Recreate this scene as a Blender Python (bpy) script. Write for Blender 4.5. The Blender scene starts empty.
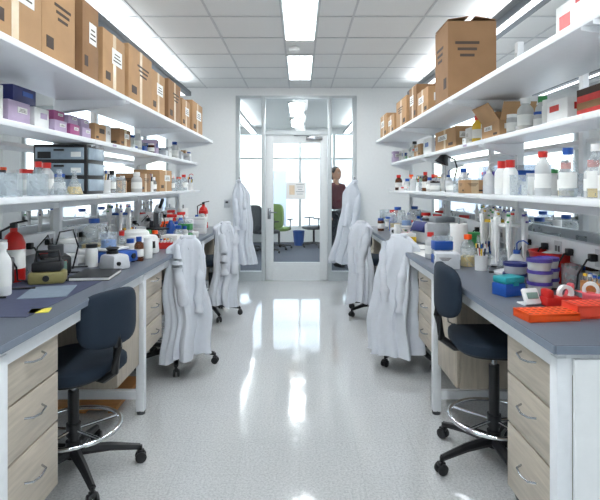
import bpy,bmesh,math,random
from mathutils import Vector,Matrix
R=random.Random(41)
sc=bpy.context.scene
pi=math.pi
def lin(c):
    return tuple(((v/255)/12.92 if v/255<=.04045 else ((v/255+.055)/1.055)**2.4) for v in c)
MC={}
def M(name,col,rough=.5,metal=0.,var=.06,vs=30,bump=0,bs=200,emit=0,trans=0,stretch=None,clear=0):
    if name in MC: return MC[name]
    m=bpy.data.materials.new(name); m.use_nodes=True
    nt=m.node_tree; N=nt.nodes; L=nt.links
    b=N['Principled BSDF']; out=N['Material Output']
    c=lin(col)
    tc=N.new('ShaderNodeTexCoord'); mp=N.new('ShaderNodeMapping')
    L.new(tc.outputs['Object'],mp.inputs['Vector'])
    if stretch: mp.inputs['Scale'].default_value=stretch
    nz=N.new('ShaderNodeTexNoise'); nz.inputs['Scale'].default_value=vs; nz.inputs['Detail'].default_value=4
    L.new(mp.outputs[0],nz.inputs['Vector'])
    rp=N.new('ShaderNodeValToRGB')
    rp.color_ramp.elements[0].position=.3; rp.color_ramp.elements[1].position=.7
    rp.color_ramp.elements[0].color=tuple(v*(1-var) for v in c)+(1,)
    rp.color_ramp.elements[1].color=tuple(min(1,v*(1+var)) for v in c)+(1,)
    L.new(nz.outputs['Fac'],rp.inputs['Fac'])
    L.new(rp.outputs[0],b.inputs['Base Color'])
    b.inputs['Roughness'].default_value=rough; b.inputs['Metallic'].default_value=metal
    if clear: b.inputs['Coat Weight'].default_value=clear
    if emit:
        b.inputs['Emission Color'].default_value=c+(1,); b.inputs['Emission Strength'].default_value=emit
    if bump:
        n2=N.new('ShaderNodeTexNoise'); n2.inputs['Scale'].default_value=bs
        L.new(mp.outputs[0],n2.inputs['Vector'])
        bp=N.new('ShaderNodeBump'); bp.inputs['Strength'].default_value=bump; bp.inputs['Distance'].default_value=.002
        L.new(n2.outputs['Fac'],bp.inputs['Height']); L.new(bp.outputs[0],b.inputs['Normal'])
    if trans:
        t=N.new('ShaderNodeBsdfTransparent'); t.inputs[0].default_value=tuple(.5+.5*v for v in c)+(1,)
        mx=N.new('ShaderNodeMixShader'); mx.inputs[0].default_value=trans
        L.new(b.outputs[0],mx.inputs[1]); L.new(t.outputs[0],mx.inputs[2]); L.new(mx.outputs[0],out.inputs[0])
    MC[name]=m; return m
WHITE=M('white_paint',(238,240,240),.45,var=.015)
SHELF=M('shelf_white',(234,237,240),.35,var=.015)
FRAME=M('frame_white_steel',(232,235,238),.35,var=.02)
ALU=M('aluminium_frame',(196,202,204),.35,.2,var=.03)
RAIL=M('dark_anodised_rail',(92,98,104),.4,.4)
STEEL=M('steel',(170,174,178),.25,.9)
CHROME=M('chrome',(220,222,225),.1,1.)
BLACK=M('black_plastic',(24,25,28),.4)
DARK=M('dark_grey_plastic',(58,61,66),.45)
GREY=M('grey_plastic',(140,145,150),.45)
LGREY=M('light_grey_plastic',(200,203,207),.4)
WPL=M('white_plastic',(236,237,236),.35,var=.02)
RED=M('red_plastic',(205,36,30),.35)
ORANGE=M('orange_plastic',(250,88,20),.4)
YEL=M('yellow_plastic',(236,196,60),.4)
GREEN=M('green_plastic',(60,150,84),.4)
TEAL=M('teal_plastic',(40,150,160),.4)
BLUE=M('blue_plastic',(26,80,165),.4)
NAVY=M('navy_plastic',(34,42,104),.4)
PURP=M('purple_plastic',(74,58,142),.4)
PINK=M('pink_plastic',(238,96,106),.4)
LILAC=M('lilac_card',(186,168,196),.6)
MAG=M('magenta_card',(166,84,134),.6)
AMBER=M('amber_glass',(110,55,15),.1,trans=.3)
CARD=M('cardboard',(184,146,106),.8,var=.08,vs=8,bump=.2)
CARD2=M('cardboard_dark',(150,114,80),.8,var=.08,vs=8,bump=.2)
CARDIN=M('cardboard_inside',(120,86,56),.85)
TAPE=M('packing_tape',(208,184,146),.3)
LABEL=M('paper_label',(236,237,234),.6,var=.01)
INK=M('black_ink',(74,60,52),.7)
PAPER=M('paper',(240,240,238),.7,var=.01)
NOTE=M('sticky_note',(240,225,90),.7)
FABRIC=M('blue_upholstery',(22,38,54),.85,var=.15,vs=250,bump=.4,bs=600)
COAT=M('white_cotton',(214,219,227),.9,var=.02,bump=.3,bs=300)
TOP=M('epoxy_benchtop',(98,104,115),.3,var=.08,vs=220)
TOPE=M('benchtop_edge',(116,126,140),.4)
LAM=M('laminate_oak',(178,168,153),.45,var=.14,vs=9,stretch=(6,6,.7))
LAMH=M('laminate_oak_cross',(184,174,159),.45,var=.13,vs=9,stretch=(6,.7,8))
CARP=M('carpet',(78,84,96),.95,var=.3,vs=120,bump=.5)
CTILE=M('ceiling_tile',(228,230,230),.9,var=.05,vs=350,bump=.25,bs=300)
TBAR=M('ceiling_tbar',(196,199,202),.5)
LAMP=M('troffer_lens',(248,252,255),.5,emit=24)
LAMP2=M('linear_light_lens',(248,252,255),.5,emit=2)
FILLGLOW=M('added_fill_glow',(248,252,255),.5,emit=6.5)  # added glow for brightening the ceiling and the office
CLEAR=M('clear_plastic',(225,232,236),.1,trans=.72)
FROST=M('frosted_plastic',(228,231,232),.35,trans=.35)
YLIQ=M('yellow_liquid',(224,192,110),.3)
BLIQ=M('blue_liquid',(70,130,200),.3)
GLIQ=M('gel_contents',(196,180,128),.5)
CUPB=M('cup_blue_violet',(90,96,168),.35,trans=.2)
LCD=M('lcd_screen',(120,150,140),.3)
SMOKE=M('smoke_plastic',(150,166,180),.2)
WOOD=M('pine_wood',(196,140,84),.6,var=.15,vs=8,stretch=(1,10,10))
SKIN=M('skin',(200,152,124),.5)
HAIR=M('hair_dark',(34,26,22),.6)
MAROON=M('maroon_shirt',(92,32,42),.8)
TROU=M('dark_trousers',(36,38,46),.85)
def mk_glass():
    m=bpy.data.materials.new('window_glass'); m.use_nodes=True; nt=m.node_tree; N=nt.nodes; L=nt.links
    N.remove(N['Principled BSDF'])
    t=N.new('ShaderNodeBsdfTransparent'); t.inputs[0].default_value=(.95,.97,.97,1)
    g=N.new('ShaderNodeBsdfGlossy'); g.inputs['Roughness'].default_value=.02
    f=N.new('ShaderNodeFresnel'); f.inputs[0].default_value=1.35
    mx=N.new('ShaderNodeMixShader'); L.new(f.outputs[0],mx.inputs[0]); L.new(t.outputs[0],mx.inputs[1]); L.new(g.outputs[0],mx.inputs[2])
    L.new(mx.outputs[0],N['Material Output'].inputs[0]); return m
GLASS=mk_glass()
def mk_floor():
    m=bpy.data.materials.new('polished_vinyl_tile'); m.use_nodes=True; nt=m.node_tree; N=nt.nodes; L=nt.links
    b=N['Principled BSDF']; tc=N.new('ShaderNodeTexCoord')
    n=N.new('ShaderNodeTexNoise'); n.inputs['Scale'].default_value=85; n.inputs['Detail'].default_value=5; n.inputs['Roughness'].default_value=.85
    L.new(tc.outputs['Object'],n.inputs['Vector'])
    r=N.new('ShaderNodeValToRGB'); r.color_ramp.elements[0].position=.38; r.color_ramp.elements[1].position=.58
    r.color_ramp.elements[0].color=lin((174,177,178))+(1,); r.color_ramp.elements[1].color=lin((210,212,212))+(1,)
    L.new(n.outputs['Fac'],r.inputs[0])
    br=N.new('ShaderNodeTexBrick'); br.offset=0; br.inputs['Scale'].default_value=1; br.inputs['Brick Width'].default_value=.305; br.inputs['Row Height'].default_value=.305
    br.inputs['Mortar Size'].default_value=.001; br.inputs['Color1'].default_value=(1,1,1,1); br.inputs['Color2'].default_value=(.965,.965,.965,1); br.inputs['Mortar'].default_value=(.82,.82,.82,1)
    L.new(tc.outputs['Object'],br.inputs['Vector'])
    mx=N.new('ShaderNodeMix'); mx.data_type='RGBA'; mx.blend_type='MULTIPLY'; mx.inputs[0].default_value=1
    L.new(r.outputs[0],mx.inputs[6]); L.new(br.outputs[0],mx.inputs[7]); L.new(mx.outputs[2],b.inputs['Base Color'])
    b.inputs['Roughness'].default_value=.075; b.inputs['IOR'].default_value=1.9
    n3=N.new('ShaderNodeTexNoise'); n3.inputs['Scale'].default_value=6; n3.inputs['Detail'].default_value=3; L.new(tc.outputs['Object'],n3.inputs['Vector'])
    bp=N.new('ShaderNodeBump'); bp.inputs['Strength'].default_value=.13; bp.inputs['Distance'].default_value=.01; L.new(n3.outputs[0],bp.inputs['Height']); L.new(bp.outputs[0],b.inputs['Normal'])
    return m
FLOOR=mk_floor()

class B:
    def __init__(s): s.bm=bmesh.new(); s.m=[]
    def mi(s,m):
        if m not in s.m: s.m.append(m)
        return s.m.index(m)
    def box(s,c,d,m,bev=0,rz=0,rot=None,taper=1,smooth=False):
        vs=[]
        for z in(-1,1):
            for x,y in((-1,-1),(1,-1),(1,1),(-1,1)):
                k=taper if z>0 else 1
                vs.append(Vector((x*d[0]/2*k,y*d[1]/2*k,z*d[2]/2)))
        mt=Matrix.Rotation(rz,3,'Z') if rot is None else rot
        V=[s.bm.verts.new(mt@v+Vector(c)) for v in vs]
        F=[]
        for f in((0,3,2,1),(4,5,6,7),(0,1,5,4),(1,2,6,5),(2,3,7,6),(3,0,4,7)):
            fc=s.bm.faces.new([V[i] for i in f]); fc.material_index=s.mi(m); F.append(fc)
        if bev:
            E=list({e for f in F for e in f.edges})
            r=bmesh.ops.bevel(s.bm,geom=E,offset=bev,segments=2,affect='EDGES',profile=.5)
            for f in r['faces']: f.material_index=s.mi(m); f.smooth=True
        return F
    def lathe(s,prof,m,seg=20,c=(0,0,0),rot=None,sc=(1,1)):
        mt=rot if rot is not None else Matrix.Identity(3)
        rings=[]
        for r,z in prof:
            if r<1e-6: rings.append([s.bm.verts.new(mt@Vector((0,0,z))+Vector(c))])
            else: rings.append([s.bm.verts.new(mt@Vector((r*sc[0]*math.cos(2*pi*i/seg),r*sc[1]*math.sin(2*pi*i/seg),z))+Vector(c)) for i in range(seg)])
        k=s.mi(m)
        for a,b in zip(rings,rings[1:]):
            if len(a)==1 and len(b)==1: continue
            for i in range(seg):
                j=(i+1)%seg
                if len(a)==1: f=s.bm.faces.new((a[0],b[j],b[i]))
                elif len(b)==1: f=s.bm.faces.new((a[i],a[j],b[0]))
                else: f=s.bm.faces.new((a[i],a[j],b[j],b[i]))
                f.material_index=k; f.smooth=True
    def cyl(s,c,r,h,m,seg=16,r2=None,axis='Z'):
        r2=r if r2 is None else r2
        rot={'Z':Matrix.Identity(3),'X':Matrix.Rotation(pi/2,3,'Y'),'Y':Matrix.Rotation(-pi/2,3,'X')}[axis]
        s.lathe([(0,0),(r,0),(r2,h),(0,h)],m,seg,c,rot)
    def tube(s,pts,r,m,seg=8,closed=False,flat=1):
        P=[Vector(p) for p in pts]; n=len(P); rings=[]; k=s.mi(m)
        up=Vector((0,0,1))
        for i in range(n):
            if closed: t=(P[(i+1)%n]-P[i-1])
            else: t=P[min(i+1,n-1)]-P[max(i-1,0)]
            t.normalize()
            a=t.cross(up)
            if a.length<.05: a=t.cross(Vector((0,1,0)))
            a.normalize(); b=t.cross(a)
            rr=r[i] if isinstance(r,(list,tuple)) else r
            rings.append([s.bm.verts.new(P[i]+(a*math.cos(2*pi*j/seg)*flat+b*math.sin(2*pi*j/seg))*rr) for j in range(seg)])
        for i in range(n if closed else n-1):
            a=rings[i]; b=rings[(i+1)%n]
            for j in range(seg):
                q=(j+1)%seg
                f=s.bm.faces.new((a[j],a[q],b[q],b[j])); f.material_index=k; f.smooth=True
        if not closed:
            for rg in(rings[0],rings[-1]):
                f=s.bm.faces.new(rg); f.material_index=k
    def sup(s,c,a,b,h,m,e1=.5,e2=.5,bend=0,rot=None,nu=28,nv=14,bendz=0):
        def p(v,e): return math.copysign(abs(v)**e,v)
        mt=rot if rot is not None else Matrix.Identity(3)
        rows=[]; k=s.mi(m)
        for i in range(nv+1):
            ph=-pi/2+pi*i/nv; row=[]
            for j in range(nu):
                th=2*pi*j/nu
                x=a*p(math.cos(ph),e1)*p(math.cos(th),e2); y=b*p(math.cos(ph),e1)*p(math.sin(th),e2); z=h*p(math.sin(ph),e1)
                x+=bend*y*y+bendz*z*z
                if i in(0,nv) :
                    if j==0: row.append(s.bm.verts.new(mt@Vector((bendz*z*z,0,z))+Vector(c)))
                else: row.append(s.bm.verts.new(mt@Vector((x,y,z))+Vector(c)))
            rows.append(row)
        for i in range(nv):
            A=rows[i];C=rows[i+1]
            for j in range(nu):
                q=(j+1)%nu
                if len(A)==1: f=s.bm.faces.new((A[0],C[q],C[j]))
                elif len(C)==1: f=s.bm.faces.new((A[j],A[q],C[0]))
                else: f=s.bm.faces.new((A[j],A[q],C[q],C[j]))
                f.material_index=k; f.smooth=True
    def mesh(s,name):
        bmesh.ops.recalc_face_normals(s.bm,faces=s.bm.faces)
        me=bpy.data.meshes.new(name); s.bm.to_mesh(me); s.bm.free()
        for m in s.m: me.materials.append(m)
        try: me.set_sharp_from_angle(angle=math.radians(40))
        except Exception: pass
        return me
    def obj(s,name,loc=(0,0,0),rz=0):
        return mkobj(name,s.mesh(name),loc,rz)
def mkobj(name,me,loc=(0,0,0),rz=0,sc_=1):
    o=bpy.data.objects.new(name,me); o.location=loc; o.rotation_euler=(0,0,rz); o.scale=(sc_,)*3
    bpy.context.collection.objects.link(o); return o

# ---------------- ROOM ----------------
H=2.86; YB=7.4; XW=4.4; YF=-2.2
b=B(); b.box((0,(YB+YF)/2,-.05),(2*XW+.3,YB-YF+.3,.1),FLOOR); b.obj('floor')
b=B(); b.box((0,(YB+YF)/2,H+.05),(2*XW+.3,YB-YF+.3,.1),CTILE); b.obj('ceiling')
b=B()
xs=[-.155+.61*i for i in range(-6,8)]+[.155]
for x in xs:
    if abs(x)<XW: b.box((x,(YB+YF)/2,H-.003),(.018,YB-YF-.02,.006),TBAR)
y=4.88-.61*11
while y<YB:
    if y>YF: b.box((0,y,H-.0035),(2*XW-.02,.018,.006),TBAR)
    y+=.61
b.obj('trim_ceiling_grid')
OX0,OX1,OH=-.955,.84,2.75
b=B()
WA,WB_=1.95,4.15
b.box(((-WA+OX0)/2,YB+.075,H/2),(OX0+WA,.15,H),WHITE); b.box(((WA+OX1)/2,YB+.075,H/2),(WA-OX1,.15,H),WHITE)
for q in(-1,1):
    b.box((q*(WB_+XW)/2,YB+.075,H/2),(XW-WB_,.15,H),WHITE)
    b.box((q*(WA+WB_)/2,YB+.075,.45),(WB_-WA,.15,.9),WHITE); b.box((q*(WA+WB_)/2,YB+.075,(2.6+H)/2),(WB_-WA,.15,H-2.6),WHITE)
b.box(((OX0+OX1)/2,YB+.075,(H+OH)/2),(OX1-OX0,.15,H-OH),WHITE)
b.obj('wall_back')
for q,k in((-1,10),(1,11)):
    w=B(); w.box((q*(WA+WB_)/2,YB+.08,1.75),(WB_-WA-.02,.008,1.68),GLASS)
    for xx in(WA+.025,(WA+WB_)/2,WB_-.025): w.box((q*xx,YB+.08,1.75),(.05,.06,1.7),ALU)
    for zz in(.925,2.575): w.box((q*(WA+WB_)/2,YB+.08,zz),(WB_-WA,.06,.05),ALU)
    w.box((q*(WA+WB_)/2,YB-.02,.89),(WB_-WA+.05,.12,.02),WHITE); w.obj('window_%d'%k)
b=B(); b.box((0,YF-.05,H/2),(2*XW,.1,H),WHITE); b.obj('wall_front')
for s,nm in((-1,'left'),(1,'right')):
    b=B(); X=s*(XW+.07)
    b.box((X,(YB+YF)/2,.45),(.14,YB-YF,.9),WHITE); b.box((X,(YB+YF)/2,(2.6+H)/2),(.14,YB-YF,H-2.6),WHITE)
    segs=[(YF,YF+.3),(0,.4),(2.4,2.8),(4.8,5.2),(7.1,YB)]
    for a,c in segs: b.box((X,(a+c)/2,1.75),(.14,c-a,1.7),WHITE)
    b.obj('wall_'+nm)
    k=0
    for a,c in[(YF+.3,0),(.4,2.4),(2.8,4.8),(5.2,7.1)]:
        k+=1; w=B()
        w.box((X,(a+c)/2,1.75),(.008,c-a-.02,1.68),GLASS)
        for yy in(a+.025,(a+c)/2,c-.025): w.box((X,yy,1.75),(.06,.05,1.7),ALU)
        for zz in(.925,2.575): w.box((X,(a+c)/2,zz),(.06,c-a,.05),ALU)
        w.box((X-s*.12,(a+c)/2,.89),(.12,c-a+.05,.02),WHITE)
        w.obj('window_%d'%(k+(0 if s<0 else 4)))
b=B(); b.box(((-XW+OX0)/2,YB-.006,.05),(OX0+XW,.012,.1),GREY); b.obj('baseboard_back_left')
b=B(); b.box(((XW+OX1)/2,YB-.006,.05),(XW-OX1,.012,.1),GREY); b.obj('baseboard_back_right')
# glazed partition: two sidelights and a transom around the door
yc=YB+.06
for k,(xa,xb,xc,xd) in enumerate(((OX0,OX0+.06,-.57,-.515),(.415,.47,OX1-.06,OX1))):
    b=B()
    for x0,x1 in((xa,xb),(xc,xd)): b.box(((x0+x1)/2,yc,OH/2),(x1-x0,.11,OH),ALU,bev=.004)
    b.box(((xb+xc)/2,yc,.07),(xc-xb,.1,.14),ALU); b.box(((xb+xc)/2,yc,1.4),(xc-xb,.006,2.64),GLASS); b.box(((xb+xc)/2,yc,OH-.02),(xc-xb,.1,.04),ALU)
    b.obj('trim_%d'%(k+1))
b=B(); b.box((-.05,yc,2.2),(.928,.108,.06),ALU); b.box((-.05,yc,OH-.02),(.928,.108,.045),ALU); b.box((-.05,yc,2.48),(.928,.006,.5),GLASS); b.obj('trim_3')
b=B(); x0,x1=-.512,.412; zt=2.165
DW=M('door_white',(226,230,231),.35,var=.02)
b.box((x0+.06,yc-.01,zt/2+.005),(.115,.045,zt-.01),DW,bev=.003); b.box((x1-.06,yc-.01,zt/2+.005),(.115,.045,zt-.01),DW,bev=.003)
b.box(((x0+x1)/2,yc-.01,zt-.06),(x1-x0-.22,.043,.12),DW); b.box(((x0+x1)/2,yc-.01,.14),(x1-x0-.22,.043,.27),DW)
b.box(((x0+x1)/2,yc-.01,1.2),(x1-x0-.22,.008,1.9),GLASS)
b.box((x0+.055,yc-.04,1.0),(.045,.015,.16),STEEL,bev=.004)
b.tube([(x0+.055,yc-.045,1.02),(x0+.055,yc-.09,1.02),(x0+.07,yc-.1,1.02),(x0+.17,yc-.1,1.02)],.009,STEEL)
b.box((x1-.2,yc-.05,zt-.05),(.24,.04,.055),STEEL,bev=.005); b.tube([(x1-.25,yc-.06,zt-.02),(x1-.35,yc-.1,zt-.01),(x1-.5,yc-.04,zt-.005)],.008,STEEL)
b.obj('door_1')
b=B(); b.box((-.06,YB+.04,1.34),(.29,.002,.25),PAPER)
for i in range(5): b.box((.0,YB+.0385,1.43-.035*i),(.12-.03*(i%3),.001,.008),GREY)
b.box((-.12,YB+.0385,1.35),(.08,.001,.14),M('poster_peach',(226,206,180),.6)); b.obj('paper_sign')
b=B(); b.box((0,0,0),(.08,.02,.12),LGREY,bev=.004); b.box((0,-.0105,.02),(.04,.002,.03),DARK); b.obj('card_reader',(-1.08,YB-.011,1.15))
# office beyond
b=B(); b.box((0,10.1,-.05),(3.6,5.2,.1),CARP); b.obj('floor_office')
b=B(); b.box((0,10.1,H+.05),(3.6,5.1,.1),CTILE); b.obj('ceiling_office')
b=B(); b.box((-1.8,10.1,H/2),(.1,5.1,H),WHITE); b.obj('wall_office_left')
b=B(); b.box((1.8,10.1,H/2),(.1,5.1,H),WHITE); b.obj('wall_office_right')
b=B(); b.box((0,12.62,.2),(3.6,.12,.4),WHITE); b.box((0,12.62,2.78),(3.6,.12,.16),WHITE)
b.obj('wall_office_back')
b=B()
for i in range(5): b.box((-1.72+i*.86,12.62,1.55),(.06,.1,2.3),ALU)
b.box((0,12.62,2.1),(3.5,.08,.05),ALU); b.box((0,12.62,1.55),(3.5,.008,2.3),GLASS); b.obj('window_9')
for x,y,l in((-.06,9.4,1.6),(-.06,11.4,1.2)):
    b=B(); b.box((0,0,-.012),(.3,l,.024),ALU); b.box((0,0,-.027),(.25,l-.05,.008),LAMP); b.obj('recessed_ceiling_light',(x,y,H))
for x in(-1.1,1.1):  # two extra light strips, added only to brighten the office
    b=B(); b.box((0,0,0),(.16,3.6,.05),GREY,bev=.003); b.box((0,0,.027),(.12,3.5,.006),FILLGLOW); b.box((0,0,-.027),(.12,3.5,.006),FILLGLOW)
    for yy in(-1.5,1.5): b.cyl((0,yy,.02),.005,.16,STEEL,8)
    b.obj('office_fill_light',(x,10.1,H-.18))
def skyline():
    b=B(); rr=random.Random(3)
    for i in range(26):
        w=rr.uniform(5,12); h=rr.uniform(8,24); x=-75+i*6+rr.uniform(-1,1)
        b.box((x,80+rr.uniform(0,25),h/2-18),(w,w,h),M('distant_facade%d'%(i%3),[(186,196,206),(204,212,218),(170,182,196)][i%3],.9))
    b.obj('city_skyline')
skyline()
# ceiling lights
for y0 in(-1.8,.03,1.86,3.69,5.5):
    b=B(); b.box((0,0,-.006),(.3,1.21,.012),ALU); b.box((-.07,0,-.014),(.125,1.18,.006),LAMP); b.box((.07,0,-.014),(.125,1.18,.006),LAMP); b.box((0,0,-.016),(.012,1.2,.01),WHITE)
    b.obj('recessed_ceiling_light',(0,y0+.61,H-.007))
for xx in(-1.6,1.58,-3.3,3.3):
    b=B()
    b.box((0,0,0),(.2,7.4,.06),RAIL,bev=.004); b.box((0,0,-.032),(.06,7.3,.006),LAMP2); b.box((0,0,.032),(.14,7.3,.006),FILLGLOW)  # the upward glowing strip is added to whiten the ceiling
    for yy in(-3.2,-1,1,3.2): b.cyl((0,yy,.034),.006,.15,STEEL,8)
    b.obj('office_fill_light',(xx,3.2,H-.18))
b=B(); b.lathe([(0,0),(.045,0),(.06,-.02),(.05,-.045),(0,-.05)],WPL,24); b.obj('smoke_detector',(-.06,5.2,H-.0065))
# ---------------- BENCHES ----------------
Y0,Y1=1.57,6.2
HU,HL,HG=1.97,1.70,1.36
def bench(s,front):
    C=front+.76
    X=lambda l:s*l
    b=B()
    b.box((X(C),(Y0+Y1)/2,.895),(1.52,Y1-Y0,.03),TOP,bev=.003)
    b.box((X(front+.0005),(Y0+Y1)/2,.894),(.006,Y1-Y0,.026),TOPE); b.box((X(C),Y0+.0005,.894),(1.51,.006,.026),TOPE)
    for l in(front+.04,2*C-front-.04): b.box((X(l),(Y0+Y1)/2,.85),(.03,Y1-Y0-.06,.06),FRAME)
    for yy in(Y0+.05,3.1,4.65,Y1-.05):
        for l in(front+.045,2*C-front-.045):
            b.box((X(l),yy,.44),(.05,.05,.84),FRAME,bev=.004); b.cyl((X(l),yy,0),.025,.03,DARK)
        b.box((X(C),yy,.84),(1.42,.045,.07),FRAME); b.box((X(C),yy,.12),(1.42,.04,.05),FRAME)
    b.box((X(C),(Y0+Y1)/2,.5),(.03,Y1-Y0-.12,.7),WHITE)
    b.box((X(C),Y0+.018,.43),(1.38,.012,.86),WHITE)
    b.obj('lab_bench')
    rr=random.Random(5)
    for q in(1,-1):
        b=B()
        lp=C-q*.2
        for yy in(1.62,3.1,4.6,6.12):
            b.box((X(lp),yy,(.911+2.3)/2),(.04,.045,2.3-.911),SHELF,bev=.003)
            b.box((X(lp-q*.0205),yy,(1.42+2.25)/2),(.002,.008,.8),GREY)
            for hh,dl in((HU,.43),(HL,.24),):
                for dy in(-.035,.035):
                    v=[(lp,hh-.03),(lp-q*dl,hh-.03),(lp-q*dl,hh-.045),(lp,hh-.11)]
                    A=[b.bm.verts.new((X(p[0]),yy+dy-.002,p[1])) for p in v]; D=[b.bm.verts.new((X(p[0]),yy+dy+.002,p[1])) for p in v]
                    k=b.mi(SHELF)
                    b.bm.faces.new(A).material_index=k; b.bm.faces.new(D).material_index=k
                    for i in range(4): b.bm.faces.new((A[i],A[(i+1)%4],D[(i+1)%4],D[i])).material_index=k
        for hh,l0 in((HU,C-q*.62),(HL,C-q*.43),(HG,C-q*.46)):
            l1=lp+q*.0 if hh!=HG else C-q*.02
            for ya,yb in((Y0-.35,3.1),(3.1,4.6),(4.6,6.2)):
                b.box((X((l0+l1)/2),(ya+yb)/2,hh-.014),(abs(l1-l0),yb-ya-.004,.028),SHELF,bev=.002)
            if q==1 and hh!=HU:
                for _ in range(6):
                    b.box((X(l0-.0012),rr.uniform(1.9,6),hh-.014),(.002,rr.uniform(.03,.07),.014),rr.choice([LABEL,LABEL,YEL,LILAC,LABEL]))
        b.box((X(lp),(Y0+Y1)/2,1.3),(.03,Y1-Y0-.1,.05),SHELF)
        b.box((X(lp+q*.03),(Y0+Y1)/2,1.08),(.05,Y1-Y0-.1,.11),SHELF,bev=.004)
        yy=1.9
        while yy<6:
            b.box((X(lp+q*.003),yy,1.08),(.006,.07,.08),LGREY); b.box((X(lp-q*.001),yy-.015,1.08),(.003,.012,.03),DARK); b.box((X(lp-q*.001),yy+.015,1.08),(.003,.012,.03),DARK)
            yy+=.37
        b.obj('bench_shelving')
bench(-1,.94); bench(1,.80)
def cabinet(s,front,ya,yb,zb,kind):
    b=B(); X=lambda l:s*l; zt=.862; w=yb-ya; yc=(ya+yb)/2
    b.box((X(front+.32),yc,(zb+zt)/2-.0),(.5,w,zt-zb),LAM)
    def pull(z,cy,vert=False):
        x=front+.052
        if vert: p=[(X(x),cy,z-.06),(X(x-.03),cy,z-.045),(X(x-.035),cy,z),(X(x-.03),cy,z+.045),(X(x),cy,z+.06)]
        else: p=[(X(x),cy-.06,z),(X(x-.025),cy-.045,z-.003),(X(x-.03),cy,z-.008),(X(x-.025),cy+.045,z-.003),(X(x),cy+.06,z)]
        b.tube(p,.004,STEEL)
    if kind=='d3':
        hs=[.2,.2,zt-zb-.4]; z=zt
        for h in hs:
            b.box((X(front+.06),yc,z-h/2),(.018,w-.008,h-.008),LAMH,bev=.0015); pull(z-h/2+.02,yc); z-=h
    elif kind=='d4':
        n=3; h=(zt-zb)/n
        for i in range(n): b.box((X(front+.06),yc,zt-h*(i+.5)),(.018,w-.008,h-.008),LAMH,bev=.0015); pull(zt-h*(i+.45),yc)
    else:
        b.box((X(front+.06),yc,(zt+zb)/2),(.018,w-.008,zt-zb-.008),LAM,bev=.0015); pull(zt-.15,ya+.06,True)
    b.box((X(front+.32),yc,.871),(.46,w-.04,.018),FRAME)
    b.obj('drawer_cabinet' if kind!='door' else 'base_cabinet')
for s,f in((-1,.94),(1,.80)):
    cabinet(s,f-.01,1.65,2.03,.2,'d3'); cabinet(s,f-.01,2.68,3.05,.32,'door'); cabinet(s,f-.01,3.15,3.55,.34,'d4')
    cabinet(s,f-.01,4.15,4.58,.34,'d4'); cabinet(s,f-.01,4.72,5.1,.34,'d3'); cabinet(s,f-.01,5.7,6.1,.34,'d3')
# ---------------- CHAIRS ----------------
def stool(hs=.6,col=FABRIC,la=.3,bw=.185,bh=.135):
    b=B()
    for i in range(5):
        a=2*pi*i/5+la; d=Vector((math.cos(a),math.sin(a),0)); n=Vector((-d.y,d.x,0))
        b.tube([d*.03+Vector((0,0,.115)),d*.17+Vector((0,0,.105)),d*.31+Vector((0,0,.078))],[.028,.022,.016],BLACK,8)
        c=d*.315
        b.cyl((c.x,c.y,.04),.008,.045,BLACK,8)
        for q in(-1,1):
            rot=Matrix.Rotation(a,3,'Z')@Matrix.Rotation(-pi/2,3,'X')
            o=c+n*(q*.016-.0)+Vector((0,0,.0275))-n*.009
            b.lathe([(0,0),(.022,0),(.0275,.004),(.0275,.014),(.022,.018),(0,.018)],BLACK,16,o,rot)
        b.box((c.x,c.y,.05),(.035,.03,.022),BLACK,bev=.004,rz=a)
    b.cyl((0,0,.085),.036,.08,BLACK,20); b.cyl((0,0,.16),.026,hs-.33,BLACK,20); b.cyl((0,0,.16),.015,hs-.22,STEEL,16)
    zr=.23
    b.tube([(.22*math.cos(2*pi*i/40),.22*math.sin(2*pi*i/40),zr) for i in range(40)],.011,CHROME,10,closed=True)
    for i in range(5):
        a=2*pi*i/5+la+.3; b.tube([(.03*math.cos(a),.03*math.sin(a),zr-.01),(.215*math.cos(a),.215*math.sin(a),zr)],.008,CHROME,8)
    b.cyl((0,0,zr-.04),.034,.06,BLACK,18)
    b.box((0,0,hs-.085),(.2,.16,.035),BLACK,bev=.008)
    b.tube([(.05,.08,hs-.09),(.06,.2,hs-.1),(.06,.26,hs-.09)],.006,BLACK,6)
    b.sup((0,0,hs-.04),.215,.225,.042,col,.45,.62)
    b.sup((0,0,hs-.067),.2,.21,.02,BLACK,.4,.62)
    b.tube([(-.05,0,hs-.08),(-.2,0,hs-.085),(-.265,0,hs-.04),(-.285,0,hs+.08),(-.272,0,hs+.2)],.02,BLACK,8,flat=1)
    b.sup((-.26,0,hs+.215),.036,bw,bh,col,.55,.65,bend=1.3,bendz=-.3)
    return b.mesh('lab_stool')
SA=stool(.58,la=.15,bw=.175,bh=.13); SBm=stool(.67,la=-.25,bw=.175,bh=.13); SC=stool(.64,bw=.12,bh=.12)
mkobj('lab_stool',SA,(-1.11,2.45,0),pi-.42)
mkobj('lab_stool',SBm,(.99,2.55,0),-.05)
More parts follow.
